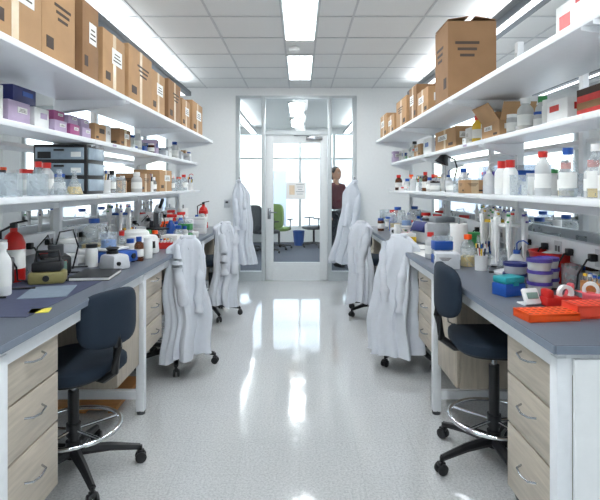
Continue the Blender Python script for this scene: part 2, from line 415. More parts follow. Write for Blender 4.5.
def coat(w0,w1,d0,d1,h,seed,lean=(0,0),hang=False,side=1,off=(0,0)):
    rr=random.Random(seed); b=B(); n=144; nz=50; k=b.mi(COAT)
    p=[rr.uniform(0,6.28) for _ in range(8)]
    def sh(v,e=.6): return math.copysign(abs(v)**e,v)
    rows=[]
    for i in range(nz+1):
        t=i/nz
        if hang: g=.12+.88*min(1,(t/.16))**.8
        else:
            u=min(1,t/.10); g=.38+.62*math.sqrt(max(0,1-(1-u)**2))
        wob=.016*math.sin(t*7+p[5])+.008*math.sin(t*15+p[6])
        a=(w0+(w1-w0)*t**1.1)*g; d=(d0+(d1-d0)*t)*(.3+.7*g)
        row=[]
        for j in range(n):
            th=2*pi*j/n
            am=(.05 if not hang else .08)+.26*t**.7
            f=1+am*(.55*sh(math.sin(6*th+p[0]+.7*math.sin(2.2*t+p[3])))+.4*sh(math.sin(9*th+p[1]-.8*t))+.22*math.sin(15*th+p[2]+1.2*t))
            e=((th-(-pi/2+.35*side))%(2*pi)); f+=(.2*math.exp(-e*2.5)-.05)*min(1,t*6)
            f+=.05*math.sin(3*th*side+t*19+p[4])*math.exp(-t*2.6)
            x=a*f*math.copysign(abs(math.cos(th))**.85,math.cos(th)); y=d*f*math.sin(th)
            z=h*(1-t)+t*(.05*math.sin(th+p[5])+.015*math.sin(5*th+p[0]))
            if not hang and t<.12: z-=.05*abs(math.cos(th))**2*(1-t/.12)
            row.append(b.bm.verts.new((x+lean[0]*t+wob+off[0],y+lean[1]*t+off[1],max(z,.0))))
        rows.append(row)
    for A,C in zip(rows,rows[1:]):
        for j in range(n):
            f=b.bm.faces.new((A[j],A[(j+1)%n],C[(j+1)%n],C[j])); f.material_index=k; f.smooth=True
    f=b.bm.faces.new(rows[0]); f.material_index=k; f.smooth=True
    for q in(-1,1):
        L=.48*rr.uniform(.9,1.1); x0=q*w0*(.7 if not hang else .6); pts=[];rad=[]
        ph=rr.uniform(0,6); z0=h-(.06 if not hang else .17*h)
        for i in range(22):
            t=i/21
            pts.append((x0+off[0]+q*.014*math.sin(t*3+ph)-q*.03*t+lean[0]*t*.45, off[1]-(d0*.45+(.01+d1*.55)*t)-.008*math.sin(t*9+ph), z0-L*t))
            rad.append((.016+.03*min(1,t*4))*(1-.1*t)+.005*math.sin(t*23+ph)+.003*math.sin(t*41))
        b.tube(pts,rad,COAT,16,flat=.8)
    cz=h-.012; cw=w0*.42 if not hang else .035; ox,oy=off
    b.sup((ox,oy-d0*.45,cz-.012),cw,.022,.026,COAT,.8,.8,rot=Matrix.Rotation(.3,3,'X')); 
    for q,e in((-1,.09),(1,.1)):
        b.tube([(ox+q*cw,oy,cz),(ox+q*cw*.8,oy-d0*.5,cz-.02),(ox+q*.015,oy-d0*.9-.01,cz-e)],[.012,.018,.006],COAT,8,flat=.6)
    return b.mesh('lab_coat')
def coated(x,y,rz,w0,w1,d0,d1,seed,lean=(0,0),top=1.04,hem=.1,side=1):
    mkobj('lab_stool',SC,(x,y,0),rz)
    bx=x-.262*math.cos(rz); by=y-.262*math.sin(rz)
    mkobj('lab_coat',coat(w0,w1,d0,d1,top-hem,seed,lean=lean,side=side),(bx,by,hem),rz-pi/2)
coated(-.99,4.0,pi-1.0,.135,.18,.06,.13,1,lean=(-.01,-.02),hem=.11)
coated(-.97,5.45,pi-.8,.13,.15,.055,.1,2,hem=.14)
coated(.91,4.1,1.0,.14,.19,.06,.14,3,lean=(-.03,-.03),hem=.13,side=-1)
coated(.83,5.55,.85,.13,.16,.055,.11,4,lean=(-.02,-.02),hem=.14,side=-1)
def hook(x,z):
    b=B(); b.box((0,0,0),(.03,.008,.08),STEEL,bev=.002); b.tube([(0,-.004,-.02),(0,-.05,-.025),(0,-.065,0),(0,-.065,.02)],.005,STEEL); b.obj('coat_hook',(x,YB-.004,z))
for x,sd,ln,sg in((-.89,5,.09,1),(.8,6,-.22,-1)):
    hook(x,1.5); mkobj('lab_coat',coat(.12,.15,.05,.1,1.22,sd,lean=(ln,0),hang=True,side=sg),(x,YB-.14,.28),0)
# ---------------- ITEMS ----------------
CA={}
def item(name,fn,*a):
    k=(name,fn.__name__)+tuple(x.name if hasattr(x,'name') else x for x in a)
    if k not in CA: CA[k]=fn(*a).mesh(name)
    return (name,CA[k])
def cbox(w,d,h,mt,opn=0,lab=1):
    b=B(); inner=CARDIN if mt in(CARD,CARD2) else mt
    if opn:
        t=.005
        b.box((0,0,t/2),(w,d,t),mt)
        for q in(-1,1): b.box((q*(w/2-t/2),0,h/2),(t,d,h),mt); b.box((0,q*(d/2-t/2),h/2),(w-2*t,t,h),mt)
        b.box((0,0,h*.4),(w-.02,d-.02,h*.7),inner)
        if opn==1:
            for q in(-1,1):
                b.box((q*(w/2+.03),0,h+.045),(.004,d-.01,.12),mt,rot=Matrix.Rotation(q*.6,3,'Y'))
                b.box((0,q*(d/2+.025),h+.045),(w-.01,.004,.11),mt,rot=Matrix.Rotation(-q*.5,3,'X'))
        else:
            for q in(-1,1):
                b.box((q*(w/4+.01),0,h+.02),(w/2-.02,d-.004,.004),mt,rot=Matrix.Rotation(q*.16,3,'Y'))
    else:
        b.box((0,0,h/2),(w,d,h),mt,bev=.003)
        if mt in(CARD,CARD2):
            b.box((0,0,h/2),(.05,d+.002,h+.002),TAPE) if w>d else b.box((0,0,h/2),(w+.002,.05,h+.002),TAPE)
    e=.0015
    if lab:
        for q in(-1,1):
            if lab==2:
                for i in range(3):
                    b.box((q*(w/2+e/2),d*.1,h*(.72-.08*i)),(e,d*(.5-.1*i),h*.035),INK); b.box((-w*.1,q*(d/2+e/2),h*(.72-.08*i)),(w*(.5-.1*i),e,h*.035),INK)
            else:
                b.box((q*(w/2+e/2),d*.12,h*.62),(e,d*.45,h*.28),LABEL if lab==1 else lab)
                b.box((w*-.15,q*(d/2+e/2),h*.6),(w*.4,e,h*.3),LABEL if lab==1 else lab)
            if lab==1:
                for i in range(3):
                    b.box((q*(w/2+e+.0004),d*.12,h*(.55+.06*i)),(.001,d*(.36-.06*i),h*.02),INK)
                    b.box((w*-.15,q*(d/2+e+.0004),h*(.53+.06*i)),(w*(.32-.05*i),.001,h*.02),INK)
        if mt in(CARD,CARD2):
            for q in(-1,1):
                b.box((q*(w/2+e/2),-d*.28,h*.22),(e,d*.2,h*.14),INK); b.box((w*.28,q*(d/2+e/2),h*.22),(w*.2,e,h*.12),INK)
    return b
def bottle(r,h,body,cap,liq=None,ch=.03,label=True):
    b=B(); nr=r*.48
    b.lathe([(0,0),(r*.92,0),(r,r*.12),(r,h*.6),(r*.93,h*.68),(nr,h*.82),(nr,h-ch*.5),(0,h-ch*.5)],body,20)
    if liq: b.lathe([(0,.004),(r*.9,.004),(r*.94,h*.45),(0,h*.45)],liq,20)
    b.cyl((0,0,h-ch),nr*1.28,ch,cap,18)
    if label: b.lathe([(r*1.012,h*.18),(r*1.012,h*.5)],LABEL,20)
    return b
def flask(r,h,liq,stop=None):
    b=B(); b.lathe([(0,0),(r*.95,0),(r,r*.15),(r*.28,h*.72),(r*.26,h*.97),(r*.34,h)],CLEAR,22)
    if liq: b.lathe([(0,.003),(r*.9,.003),(r*.93,r*.15),(r*.68,h*.33),(0,h*.33)],liq,22)
    if stop: b.cyl((0,0,h*.93),r*.3,h*.12,stop,14)
    return b
def beaker(r,h,liq=None,pens=0):
    b=B(); b.lathe([(0,0),(r*.97,0),(r,.004),(r,h-.004),(r*1.06,h)],CLEAR if not pens else WPL,22)
    if liq: b.cyl((0,0,.003),r*.95,h*.5,liq,22)
    cols=[BLACK,BLUE,WPL,RED,DARK,WPL,YEL]
    for i in range(pens):
        a=2*pi*i/pens; x,y=r*.55*math.cos(a),r*.55*math.sin(a)
        b.tube([(x*.5,y*.5,.006),(x*1.3,y*1.3,h*.9+.05)],.0045,cols[i%7],7)
        b.tube([(x*1.3,y*1.3,h*.9+.05),(x*1.36,y*1.36,h*.9+.075)],.0055,cols[(i+2)%7],7)
    return b
def wash(r,h,cap):
    b=B(); b.lathe([(0,0),(r*.95,0),(r,.006),(r,h*.7),(r*.5,h*.86),(r*.42,h*.9),(0,h*.9)],FROST,20); b.cyl((0,0,h*.86),r*.5,h*.12,cap,16)
    b.tube([(0,0,h*.96),(0,0,h*1.2),(.01,0,h*1.27),(r*.9,0,h*1.3),(r*1.5,0,h*1.2)],.004,cap,6); return b
def spray(col):
    b=B(); b.lathe([(0,0),(.04,0),(.042,.008),(.042,.12),(.016,.17),(.014,.19),(0,.19)],col,18); b.cyl((0,0,.18),.018,.025,WPL)
    b.box((.01,0,.22),(.09,.022,.03),RED,bev=.004); b.tube([(.03,0,.21),(.045,0,.185),(.04,0,.165)],.005,RED,6); return b
def tipbox(base,lid):
    b=B(); b.box((0,0,.028),(.12,.085,.056),base,bev=.004); b.box((0,0,.072),(.116,.081,.03),lid,bev=.006); b.box((0,-.043,.056),(.03,.006,.016),lid); return b
def tipstack(base,lid,n):
    b=B()
    for i in range(n):
        z=.088*i; b.box((0,0,z+.028),(.12,.085,.056),base,bev=.004); b.box((0,0,z+.072),(.116,.081,.031),lid,bev=.006)
    return b
def rack(w,d,h,col,tube=None,nx=8,ny=4):
    b=B(); b.box((0,0,h-.006),(w,d,.012),col,bev=.002); b.box((0,0,.005),(w,d,.01),col,bev=.002); b.box((0,0,h*.5),(w*.98,d*.97,.006),col)
    for q in(-1,1): b.box((q*(w/2-.003),0,h/2),(.006,d,h),col)
    for q in(-1,1): b.box((0,q*(d/2-.002),h/2),(w,.004,h*.9),col)
    rr=random.Random(nx*ny)
    cols=[WPL,BLUE,RED,GREEN,YEL]
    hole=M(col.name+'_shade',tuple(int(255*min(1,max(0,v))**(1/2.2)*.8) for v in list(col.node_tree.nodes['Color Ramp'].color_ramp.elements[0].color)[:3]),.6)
    for i in range(nx):
        for j in range(ny):
            x=-w/2+w*(i+.5)/nx; y=-d/2+d*(j+.5)/ny; r=min(w/nx,d/ny)*.33
            b.lathe([(r,h+.0003),(0,h+.0003)],hole,8,(x,y,0))
            if tube and rr.random()<.6: b.cyl((x,y,h-.02),r*.85,.045,tube,8); b.cyl((x,y,h+.02),r,.01,cols[rr.randrange(5)],8)
    return b
def centrifuge(col,lid):
    b=B(); b.box((0,0,.07),(.22,.26,.14),col,bev=.025,taper=.92); b.lathe([(.095,.135),(.092,.16),(.07,.175),(0,.182)],lid,28,(0,.02,0)); b.box((0,-.126,.07),(.12,.008,.05),BLACK,rot=Matrix.Rotation(-.06,3,'X')); b.box((-.02,-.131,.075),(.05,.006,.025),LCD)
    b.cyl((.04,-.128,.07),.01,.01,LGREY,12,axis='Y'); return b
def vortex(col):
    b=B(); b.box((0,0,.045),(.13,.16,.09),col,bev=.02,taper=.85); b.cyl((0,.02,.088),.035,.02,BLACK,20); b.lathe([(.02,.1),(.04,.125),(.036,.128),(.014,.112),(0,.112)],BLACK,20,(0,.02,0)); b.cyl((-.03,-.085,.04),.012,.012,BLACK,12,axis='Y'); return b
def hotplate(col):
    b=B(); b.box((0,0,.045),(.2,.26,.07),col,bev=.012,taper=.95); b.box((0,.03,.093),(.18,.18,.012),WPL,bev=.003)
    for q in(-1,1): b.cyl((q*.05,-.135,.045),.018,.016,BLACK,16,axis='Y')
    for x in(-.08,.08):
        for y in(-.1,.1): b.cyl((x,y,0),.012,.015,BLACK,10)
    b.cyl((0,.03,.099),.05,.1,CLEAR,20); b.cyl((0,.03,.1),.047,.05,BLIQ,20)
    return b
def ringstand():
    b=B(); b.box((0,0,.01),(.14,.2,.02),DARK,bev=.004); b.cyl((0,.07,.02),.006,.4,STEEL,10); b.box((0,.07,.33),(.03,.03,.03),STEEL); b.tube([(0,.07,.33),(0,-.03,.33)],.005,STEEL)
    b.tube([(.04*math.cos(2*pi*i/20),-.07+.04*math.sin(2*pi*i/20),.33) for i in range(20)],.004,STEEL,6,closed=True); b.lathe([(0,.25),(.03,.26),(.045,.31),(.03,.35),(.012,.37),(.012,.41)],CLEAR,18,(0,-.07,0)); return b
def pipstand(col):
    b=B(); b.lathe([(0,0),(.09,0),(.09,.012),(.03,.03),(.012,.04),(.012,.3),(0,.31)],LGREY,24); b.lathe([(.012,.27),(.07,.27),(.07,.285),(.012,.285)],col,24)
    cs=[BLUE,RED,YEL,WPL,GREEN,PURP]
    for i in range(6):
        a=pi/3*i; x,y=.085*math.cos(a),.085*math.sin(a)
        b.lathe([(0,.06),(.003,.06),(.006,.13),(.011,.16),(.014,.27),(.017,.3),(.015,.32),(.006,.325),(.006,.345),(.01,.347),(.009,.355),(0,.356)],WPL,10,(x,y,0)); b.cyl((x,y,.33),.0105,.012,cs[i],10)
        b.box((x*1.2,y*1.2,.3),(.02,.012,.01),cs[i],rz=a)
    return b
def tub(r,h,lid,cont):
    b=B(); b.lathe([(0,0),(r*.85,0),(r*.88,.003),(r*.97,h-.014),(r*.97,h-.01)],FROST,26); b.lathe([(0,.004),(r*.84,.004),(r*.92,h*.7),(0,h*.7)],cont,26)
    b.lathe([(r*.98,h-.016),(r*1.03,h-.016),(r*1.03,h-.001),(r*.98,h),(r*.9,h-.004),(0,h-.004)],lid,26); return b
def tubs(n,lid,cont,r=.055,h=.05):
    b=B()
    for i in range(n):
        t=tub(r,h,lid,cont); 
        me=t.mesh('tmp')
        idx=[b.mi(m) for m in me.materials]
        V=[b.bm.verts.new(v.co+Vector((0.002*(i%2),0,i*(h-.003)))) for v in me.vertices]
        for p in me.polygons:
            f=b.bm.faces.new([V[q] for q in p.vertices]); f.material_index=idx[p.material_index]; f.smooth=True
        bpy.data.meshes.remove(me)
    return b
def organizer():
    b=B(); w,d,h=.32,.26,.3
    b.box((0,0,h/2),(w,d,h),BLACK,bev=.004)
    for r_ in range(3):
        z=.055+.095*r_
        b.box((0,-d/2-.004,z),(w-.03,.012,.072),SMOKE,bev=.003); b.box((0,-d/2-.014,z+.02),(.06,.01,.012),BLACK)
        b.box((.10,-d/2-.0105,z-.006),(.06,.002,.03),LABEL); b.box((-.09,-d/2-.0105,z-.01),(.08,.002,.04),BLACK)
        b.box((w/2+.004,0,z),(.012,d-.03,.072),SMOKE,bev=.003)
    return b
def lamp():
    b=B(); b.lathe([(0,0),(.08,0),(.08,.012),(.02,.025),(0,.03)],BLACK,24); b.tube([(0,0,.02),(.0,0,.12),(.02,0,.2),(.0,0,.27),(-.06,0,.3),(-.09,0,.29)],.007,BLACK)
    b.lathe([(.015,.05),(.03,.045),(.045,.0),(.06,-.03),(.056,-.03),(.04,0),(0,.03)],BLACK,22,(-.1,0,.27),Matrix.Rotation(.4,3,'Y')); return b
def tapedisp(col):
    b=B(); b.box((0,0,.02),(.16,.06,.04),col,bev=.01); b.box((-.06,0,.05),(.03,.055,.04),col,bev=.008)
    b.lathe([(.02,-.01),(.034,-.01),(.034,.01),(.02,.01),(.02,-.01)],WPL,22,(.02,0,.052),Matrix.Rotation(pi/2,3,'X')); b.box((.07,0,.045),(.015,.05,.02),STEEL); return b
def gel(col):
    b=B(); b.box((0,0,.035),(.2,.1,.07),CLEAR,bev=.004); b.box((0,0,.02),(.19,.09,.035),BLIQ); b.box((0,0,.076),(.21,.11,.012),col,bev=.003)
    for q,c in((-1,RED),(1,BLACK)): b.tube([(q*.09,.03,.08),(q*.1,.05,.14),(q*.05,.09,.1),(0,.11,.02)],.003,c,6)
    return b
def psu(col=LGREY):
    b=B(); b.box((0,0,.075),(.2,.24,.13),col,bev=.01); b.box((-.03,-.121,.09),(.1,.006,.05),BLACK); b.box((-.03,-.125,.095),(.08,.004,.03),LCD)
    for i in range(3): b.cyl((.05,-.13,.05+.03*i),.008,.012,[RED,BLACK,BLUE][i],10,axis='Y')
    for x in(-.08,.08):
        for y in(-.1,.1): b.cyl((x,y,0),.012,.012,BLACK,10)
    return b
def pcr():
    b=B(); b.box((0,0,.09),(.24,.34,.18),LGREY,bev=.02); b.box((0,.04,.2),(.2,.22,.05),GREY,bev=.015); b.box((0,-.155,.14),(.18,.05,.09),NAVY,rot=Matrix.Rotation(-.5,3,'X'),bev=.005); b.box((0,-.1,.205),(.06,.03,.02),DARK); return b
def scale():
    b=B(); b.box((0,0,.025),(.19,.24,.05),LGREY,bev=.01); b.cyl((0,.03,.05),.06,.012,STEEL,24); b.box((0,-.1,.045),(.12,.03,.02),LCD,rot=Matrix.Rotation(.4,3,'X')); 
    for q in(-1,1): b.box((q*.085,.03,.13),(.004,.15,.16),CLEAR)
    b.box((0,.105,.13),(.17,.004,.16),CLEAR); return b
def micro():
    b=B(); b.box((0,0,.015),(.16,.22,.03),DARK,bev=.008); b.box((0,.08,.15),(.05,.05,.27),DARK,bev=.012); b.box((0,0,.12),(.13,.13,.012),BLACK); b.tube([(0,.08,.27),(0,.03,.31),(0,-.01,.3)],.028,LGREY,12)
    b.tube([(0,-.01,.31),(0,-.08,.38)],.015,BLACK,12); b.cyl((0,-.01,.16),.014,.1,STEEL,12); b.cyl((.03,.08,.08),.02,.02,BLACK,14,axis='X'); return b
def ice(col):
    b=B(); b.lathe([(0,0),(.1,0),(.105,.01),(.13,.15),(.135,.155),(.125,.155),(.1,.12),(0,.12)],col,28); b.lathe([(0,.125),(.105,.125),(.05,.15),(0,.155)],WPL,14); return b
def glove(c2):
    b=B(); b.box((0,0,.06),(.24,.08,.12),WPL,bev=.002); b.box((0,-.041,.06),(.22,.002,.09),c2); b.sup((0,-.042,.065),.045,.003,.02,DARK,1,1); b.sup((0,-.05,.065),.03,.015,.012,M('nitrile',(100,120,200),.5),1,1); return b
def book(w,d,h,col):
    b=B(); b.box((0,0,h/2),(w,d,h*.75),PAPER); b.box((0,0,h-.0015),(w+.006,d+.006,.003),col); b.box((0,0,.0015),(w+.006,d+.006,.003),col); b.box((-w/2-.003,0,h/2),(.003,d+.006,h),col); return b
def sheet(w,d,col):
    b=B(); b.box((0,0,.001),(w,d,.002),col)
    return b
def bigctr():
    b=B(); b.lathe([(0,0),(.075,0),(.085,.02),(.085,.18),(.07,.21),(.03,.24),(.03,.26),(0,.26)],CLEAR,24); b.lathe([(0,.004),(.078,.01),(.08,.1),(0,.1)],YLIQ,24); b.cyl((0,0,.245),.036,.03,BLUE,18); b.tube([(.04,0,.235),(.08,0,.235),(.095,0,.2),(.086,0,.15)],.008,CLEAR,8); return b
def extinguish():
    b=B(); b.lathe([(0,0),(.05,0),(.055,.01),(.055,.2),(.04,.24),(.018,.26),(.018,.28),(0,.28)],RED,22); b.box((0,0,.29),(.03,.02,.03),BLACK); b.box((.03,0,.31),(.08,.016,.01),BLACK,rot=Matrix.Rotation(-.2,3,'Y')); b.lathe([(.0555,.07),(.0555,.17)],LABEL,22); b.tube([(-.02,0,.285),(-.07,0,.26),(-.07,0,.1)],.007,BLACK,7); return b
def timer():
    b=B(); rt=Matrix.Rotation(-.5,3,'X'); b.box((0,0,.035),(.07,.02,.07),WPL,rot=rt,bev=.006); b.box((0,-.011,.042),(.05,.003,.026),LCD,rot=rt); b.box((0,.02,.003),(.07,.05,.006),WPL); b.box((0,-.003,.018),(.045,.012,.01),RED,rot=rt); return b
def roll():
    b=B(); b.lathe([(.02,0),(.058,0),(.058,.24),(.02,.24),(.02,0)],PAPER,24); b.cyl((0,0,0),.008,.28,STEEL,10); return b
def jar(r,h,body,lid):
    b=B(); b.lathe([(0,0),(r*.95,0),(r,.005),(r,h*.78),(r*.9,h*.84),(0,h*.84)],body,20); b.cyl((0,0,h*.84),r*.95,h*.16,lid,20); b.lathe([(r*1.01,h*.2),(r*1.01,h*.6)],LABEL,20); return b
def labelprinter():
    b=B(); b.box((0,0,.03),(.17,.12,.06),M('olive_plastic',(140,132,84),.4),bev=.012); b.box((0,0,.085),(.14,.1,.05),BLACK,bev=.01); b.tube([(-.06,0,.1),(-.05,0,.16),(.05,0,.16),(.06,0,.1)],.008,BLACK,8); b.cyl((0,-.065,.03),.016,.012,BLACK,14,axis='Y'); return b
def pump():
    b=B(); b.box((0,0,.06),(.14,.18,.1),BLACK,bev=.012); b.cyl((0,-.02,.11),.04,.06,DARK,20); b.box((0,-.092,.06),(.09,.006,.05),LCD); b.cyl((.04,-.09,.08),.01,.012,RED,12,axis='Y')
    for x in(-.05,.05):
        for y in(-.07,.07): b.cyl((x,y,0),.01,.012,BLACK,10)
    b.tube([(0,-.02,.165),(.02,-.02,.24),(.09,-.02,.25),(.12,0,.15),(.1,.05,.02),(.05,.13,.006)],.005,BLACK,7)
    b.tube([(-.02,.0,.165),(-.03,.05,.22),(-.08,.09,.15),(-.1,.1,.01)],.004,BLACK,7); return b
OCC={}
def put(it,s,lat,y,z,rz=0,rad=None,key=None):
    name,me=it
    o=mkobj(name,me,(s*lat,y,z),rz)
    xs=[v.co for v in me.vertices]
    r=rad if rad is not None else max(max(abs(v.x),abs(v.y)) for v in xs)
    OCC.setdefault((s,round(z,1)),[]).append((lat,y,r*.98))
    return o
def free(s,z,lat,y,r):
    return all((lat-a)**2+(y-c)**2>(r+q)**2*.93 for a,c,q in OCC.get((s,round(z,1)),[]))
def tryput(it,s,l0,l1,y0,y1,z,rz=None,tries=25,hmax=9):
    name,me=it
    xs=[v.co for v in me.vertices]; r=max(max(abs(v.x),abs(v.y)) for v in xs)
    if max(v.z for v in xs)>hmax: return False
    for _ in range(tries):
        lat=R.uniform(l0,l1); y=R.uniform(y0,y1)
        if free(s,z,lat,y,r):
            put(it,s,lat,y,z,R.uniform(-.3,.3) if rz is None else rz); return True
    return False
ZU=HU+.0005;ZL=HL+.0005;ZG=HG+.0005;ZB=.9105
def tb(s,l0,ya,yb,w,h,mt,opn=0,lab=1,z=ZU,nm='cardboard_box'):
    put(item(nm,cbox,w,round(yb-ya-.02,3),h,mt,opn,lab),s,l0+w/2,(ya+yb)/2,z,0,rad=max(yb-ya,w)/2)
tb(-1,1.1,1.72,2.14,.34,.34,CARD); tb(-1,1.12,2.16,2.5,.34,.38,CARD,0,2); tb(-1,1.1,2.52,2.74,.32,.39,CARD2); tb(-1,1.1,2.78,3.15,.34,.33,CARD); tb(-1,1.1,3.2,3.72,.36,.36,CARD,0,2);tb(-1,1.12,3.76,4.15,.34,.33,CARD)
tb(-1,1.12,4.25,4.7,.32,.36,CARD2,0,2); tb(-1,1.12,4.74,5.1,.32,.28,CARD); tb(-1,1.12,5.2,5.75,.32,.34,CARD)
tb(1,.95,3.2,3.52,.31,.5,CARD2,2,2); tb(1,.97,3.78,4.15,.3,.2,CARD); tb(1,.98,4.2,4.5,.28,.3,CARD2); tb(1,.98,4.6,5.1,.3,.28,CARD,0,2); tb(1,.98,5.2,5.6,.3,.2,CARD); tb(1,.98,5.65,6.1,.3,.27,CARD)
tb(1,1.02,1.62,1.9,.26,.24,WPL,0,RED,nm='supply_carton'); tb(1,1.1,1.94,2.16,.22,.2,WPL,0,RED,nm='supply_carton')
def kb(s,l0,ya,yb,w,h,mt,lab,z=ZL): tb(s,l0,ya,yb,w,h,mt,0,lab,z,'reagent_kit_box')
kb(-1,1.3,1.95,2.2,.2,.15,WPL,LILAC); kb(-1,1.3,2.22,2.42,.2,.1,LILAC,1); kb(-1,1.3,2.44,2.6,.2,.1,WPL,LILAC)
put(item('reagent_kit_box',cbox,.16,.2,.08,NAVY,0,BLUE),-1,1.4,2.4,ZL+.1005)
for i,(a,c) in enumerate(((2.64,2.8),(2.82,2.96),(2.98,3.12))):
    kb(-1,1.3,a,c,.2,.065,[LILAC,MAG,LILAC][i],1); put(item('reagent_kit_box',cbox,.18,.12,.05,[MAG,LILAC,LILAC][i],0,1),-1,1.4,(a+c)/2,ZL+.0665)
kb(-1,1.3,3.16,3.36,.2,.11,CARD,INK); kb(-1,1.3,3.6,3.85,.2,.13,CARD2,1)
colsB=[RED,BLUE,WPL,BLACK,ORANGE,GREEN,WPL,WPL,WPL,BLUE,LGREY]
def rb(): return item('reagent_bottle',bottle,R.choice([.03,.037,.042]),R.choice([.13,.16,.18]),R.choice([CLEAR,FROST,WPL,CLEAR,AMBER,FROST]),R.choice(colsB),R.choice([None,YLIQ,None,None,None]))
def jr(): return item('chemical_jar',jar,R.choice([.03,.036,.045]),R.choice([.09,.12,.14]),R.choice([WPL,WPL,AMBER,CLEAR,FROST]),R.choice(colsB))
def smallbox(): return item('reagent_kit_box',cbox,R.choice([.1,.14]),R.choice([.08,.13]),R.choice([.05,.09,.13]),R.choice([WPL,LILAC,CARD,WPL,WPL,LGREY,CARD2,CARD]),0,R.choice([1,1,2,RED,BLUE]))
def tipb(n=None): return item('pipette_tip_box',tipstack,R.choice([BLUE,LGREY,GREEN,YEL,ORANGE,WPL,PURP,WPL,BLUE]),R.choice([CLEAR,WPL,CLEAR]),n or R.choice([1,2]))
tb(1,1.16,2.9,3.2,.2,.1,CARD,1,1,ZL); 
for i in range(4): put(item('ring_binder',book,.18,.24,.028,[RED,CARD2,RED,INK][i]),1,1.27,2.0,ZL+.0285*i,0,rad=.12)
tb(1,1.16,2.16,2.36,.2,.1,WPL,0,RED,ZL,'reagent_kit_box')
put(item('chemical_jar',jar,.05,.13,WPL,WPL),1,1.24,2.45,ZL)
put(item('reagent_bottle',bottle,.042,.19,YEL,RED,None),1,1.22,3.42,ZL)
tb(1,1.16,3.72,4.3,.2,.16,CARD,0,1,ZL); kb(1,1.16,4.4,4.7,.2,.14,WPL,BLUE); kb(1,1.16,4.8,5.1,.2,.12,CARD,1)
for s,l0 in((-1,1.33),(1,1.19)):
    for _ in range(48): 
        f=R.choice([rb,jr,smallbox,tipb,smallbox,smallbox]); tryput(f(),s,l0,l0+.12,2.5 if s>0 else 3.3,6.1,ZL,R.choice([0,pi/2]),hmax=.23)
# ledge
put(item('drawer_organizer',organizer),-1,1.44,3.13,ZG,0,rad=.2)
tb(-1,1.28,4.55,5.0,.24,.2,CARD,0,1,ZG); tb(-1,1.28,4.0,4.3,.2,.15,CARD2,0,2,ZG)
put(item('desk_lamp',lamp),1,1.3,4.2,ZG,0)
for yy in(2.9,3.02,): put(item('reagent_bottle',bottle,.042,.2,WPL,RED,None,.05),1,1.22,yy,ZG)
for i,yy in enumerate((2.02,2.13,2.24,2.35,2.47,2.58)): put(item('reagent_bottle',bottle,.037,.16 if i%2 else .22,[CLEAR,FROST,CLEAR][i%3],[WPL,RED,BLUE,ORANGE,RED,WPL][i],[YLIQ,None,None][i%3]),1,1.2+.05*(i%2),yy,ZG)
fl1=lambda:item('erlenmeyer_flask',flask,.05,.14,R.choice([YLIQ,None,None]),R.choice([None,ORANGE]))
bk1=lambda:item('beaker',beaker,.045,.11,None,0)
wb1=lambda:item('wash_bottle',wash,.035,.15,R.choice([RED,BLUE,WPL]))
for s,l0 in((-1,1.3),(1,1.16)):
    for _ in range(36):
        tryput(R.choice([rb,jr,fl1,bk1,bk1])() ,s,l0,l0+.3,1.7,2.9,ZG,tries=6,hmax=.3)
    for _ in range(95):
        f=R.choice([rb,rb,jr,smallbox,smallbox,tipb,fl1,lambda:item('pen_cup',beaker,.036,.09,None,7),wb1,bk1])
        tryput(f(),s,l0,l0+.3,3.0,6.1,ZG,tries=10,hmax=.3)
# bench left
s=-1
put(item('bench_mat',sheet,.42,.9,M('mat_indigo',(72,78,104),.6)),s,1.25,2.35,ZB,0,rad=0)
put(item('notebook',book,.2,.26,.02,BLACK),s,1.12,2.75,ZB+.0021,.1,rad=.13)
put(item('paper_sheet',sheet,.2,.27,M('paper_grey',(130,144,158),.7)),s,1.18,2.35,ZB+.0021,.25,rad=.1)
put(item('sticky_note',sheet,.075,.075,NOTE),s,1.04,2.0,ZB,.3,rad=.05)
put(item('squeeze_bottle',bottle,.04,.24,WPL,WPL,None),s,1.36,2.28,ZB+.0021)
put(item('squeeze_bottle',bottle,.035,.17,CLEAR,WPL,None),s,1.3,2.05,ZB+.0021)
put(item('fire_extinguisher',extinguish),s,1.5,2.62,ZB)
put(item('vacuum_pump',pump),s,1.38,2.82,ZB,.6)
put(item('label_printer',labelprinter),s,1.3,2.58,ZB+.0021,.3)
put(item('vacuum_pump',pump),s,1.45,2.12,ZB+.0021,.5)
put(item('power_supply',psu,DARK),s,1.5,2.4,ZB,.4)
put(item('hot_plate_stirrer',hotplate,BLUE),s,1.22,3.25,ZB,1.2)
put(item('vortex_mixer',vortex,LGREY),s,1.12,3.02,ZB,1.)
put(item('microcentrifuge',centrifuge,WPL,WPL),s,1.2,3.7,ZB,.9)
put(item('tube_rack',rack,.2,.1,.05,RED,WPL),s,1.12,4.0,ZB,.2)
put(item('carboy',bigctr),s,1.42,3.45,ZB)
put(item('microscope',micro),s,1.25,4.45,ZB,.6)
put(item('fire_extinguisher',extinguish),s,1.15,5.95,ZB)
put(item('pipette_stand',pipstand,BLUE),s,1.45,4.0,ZB)
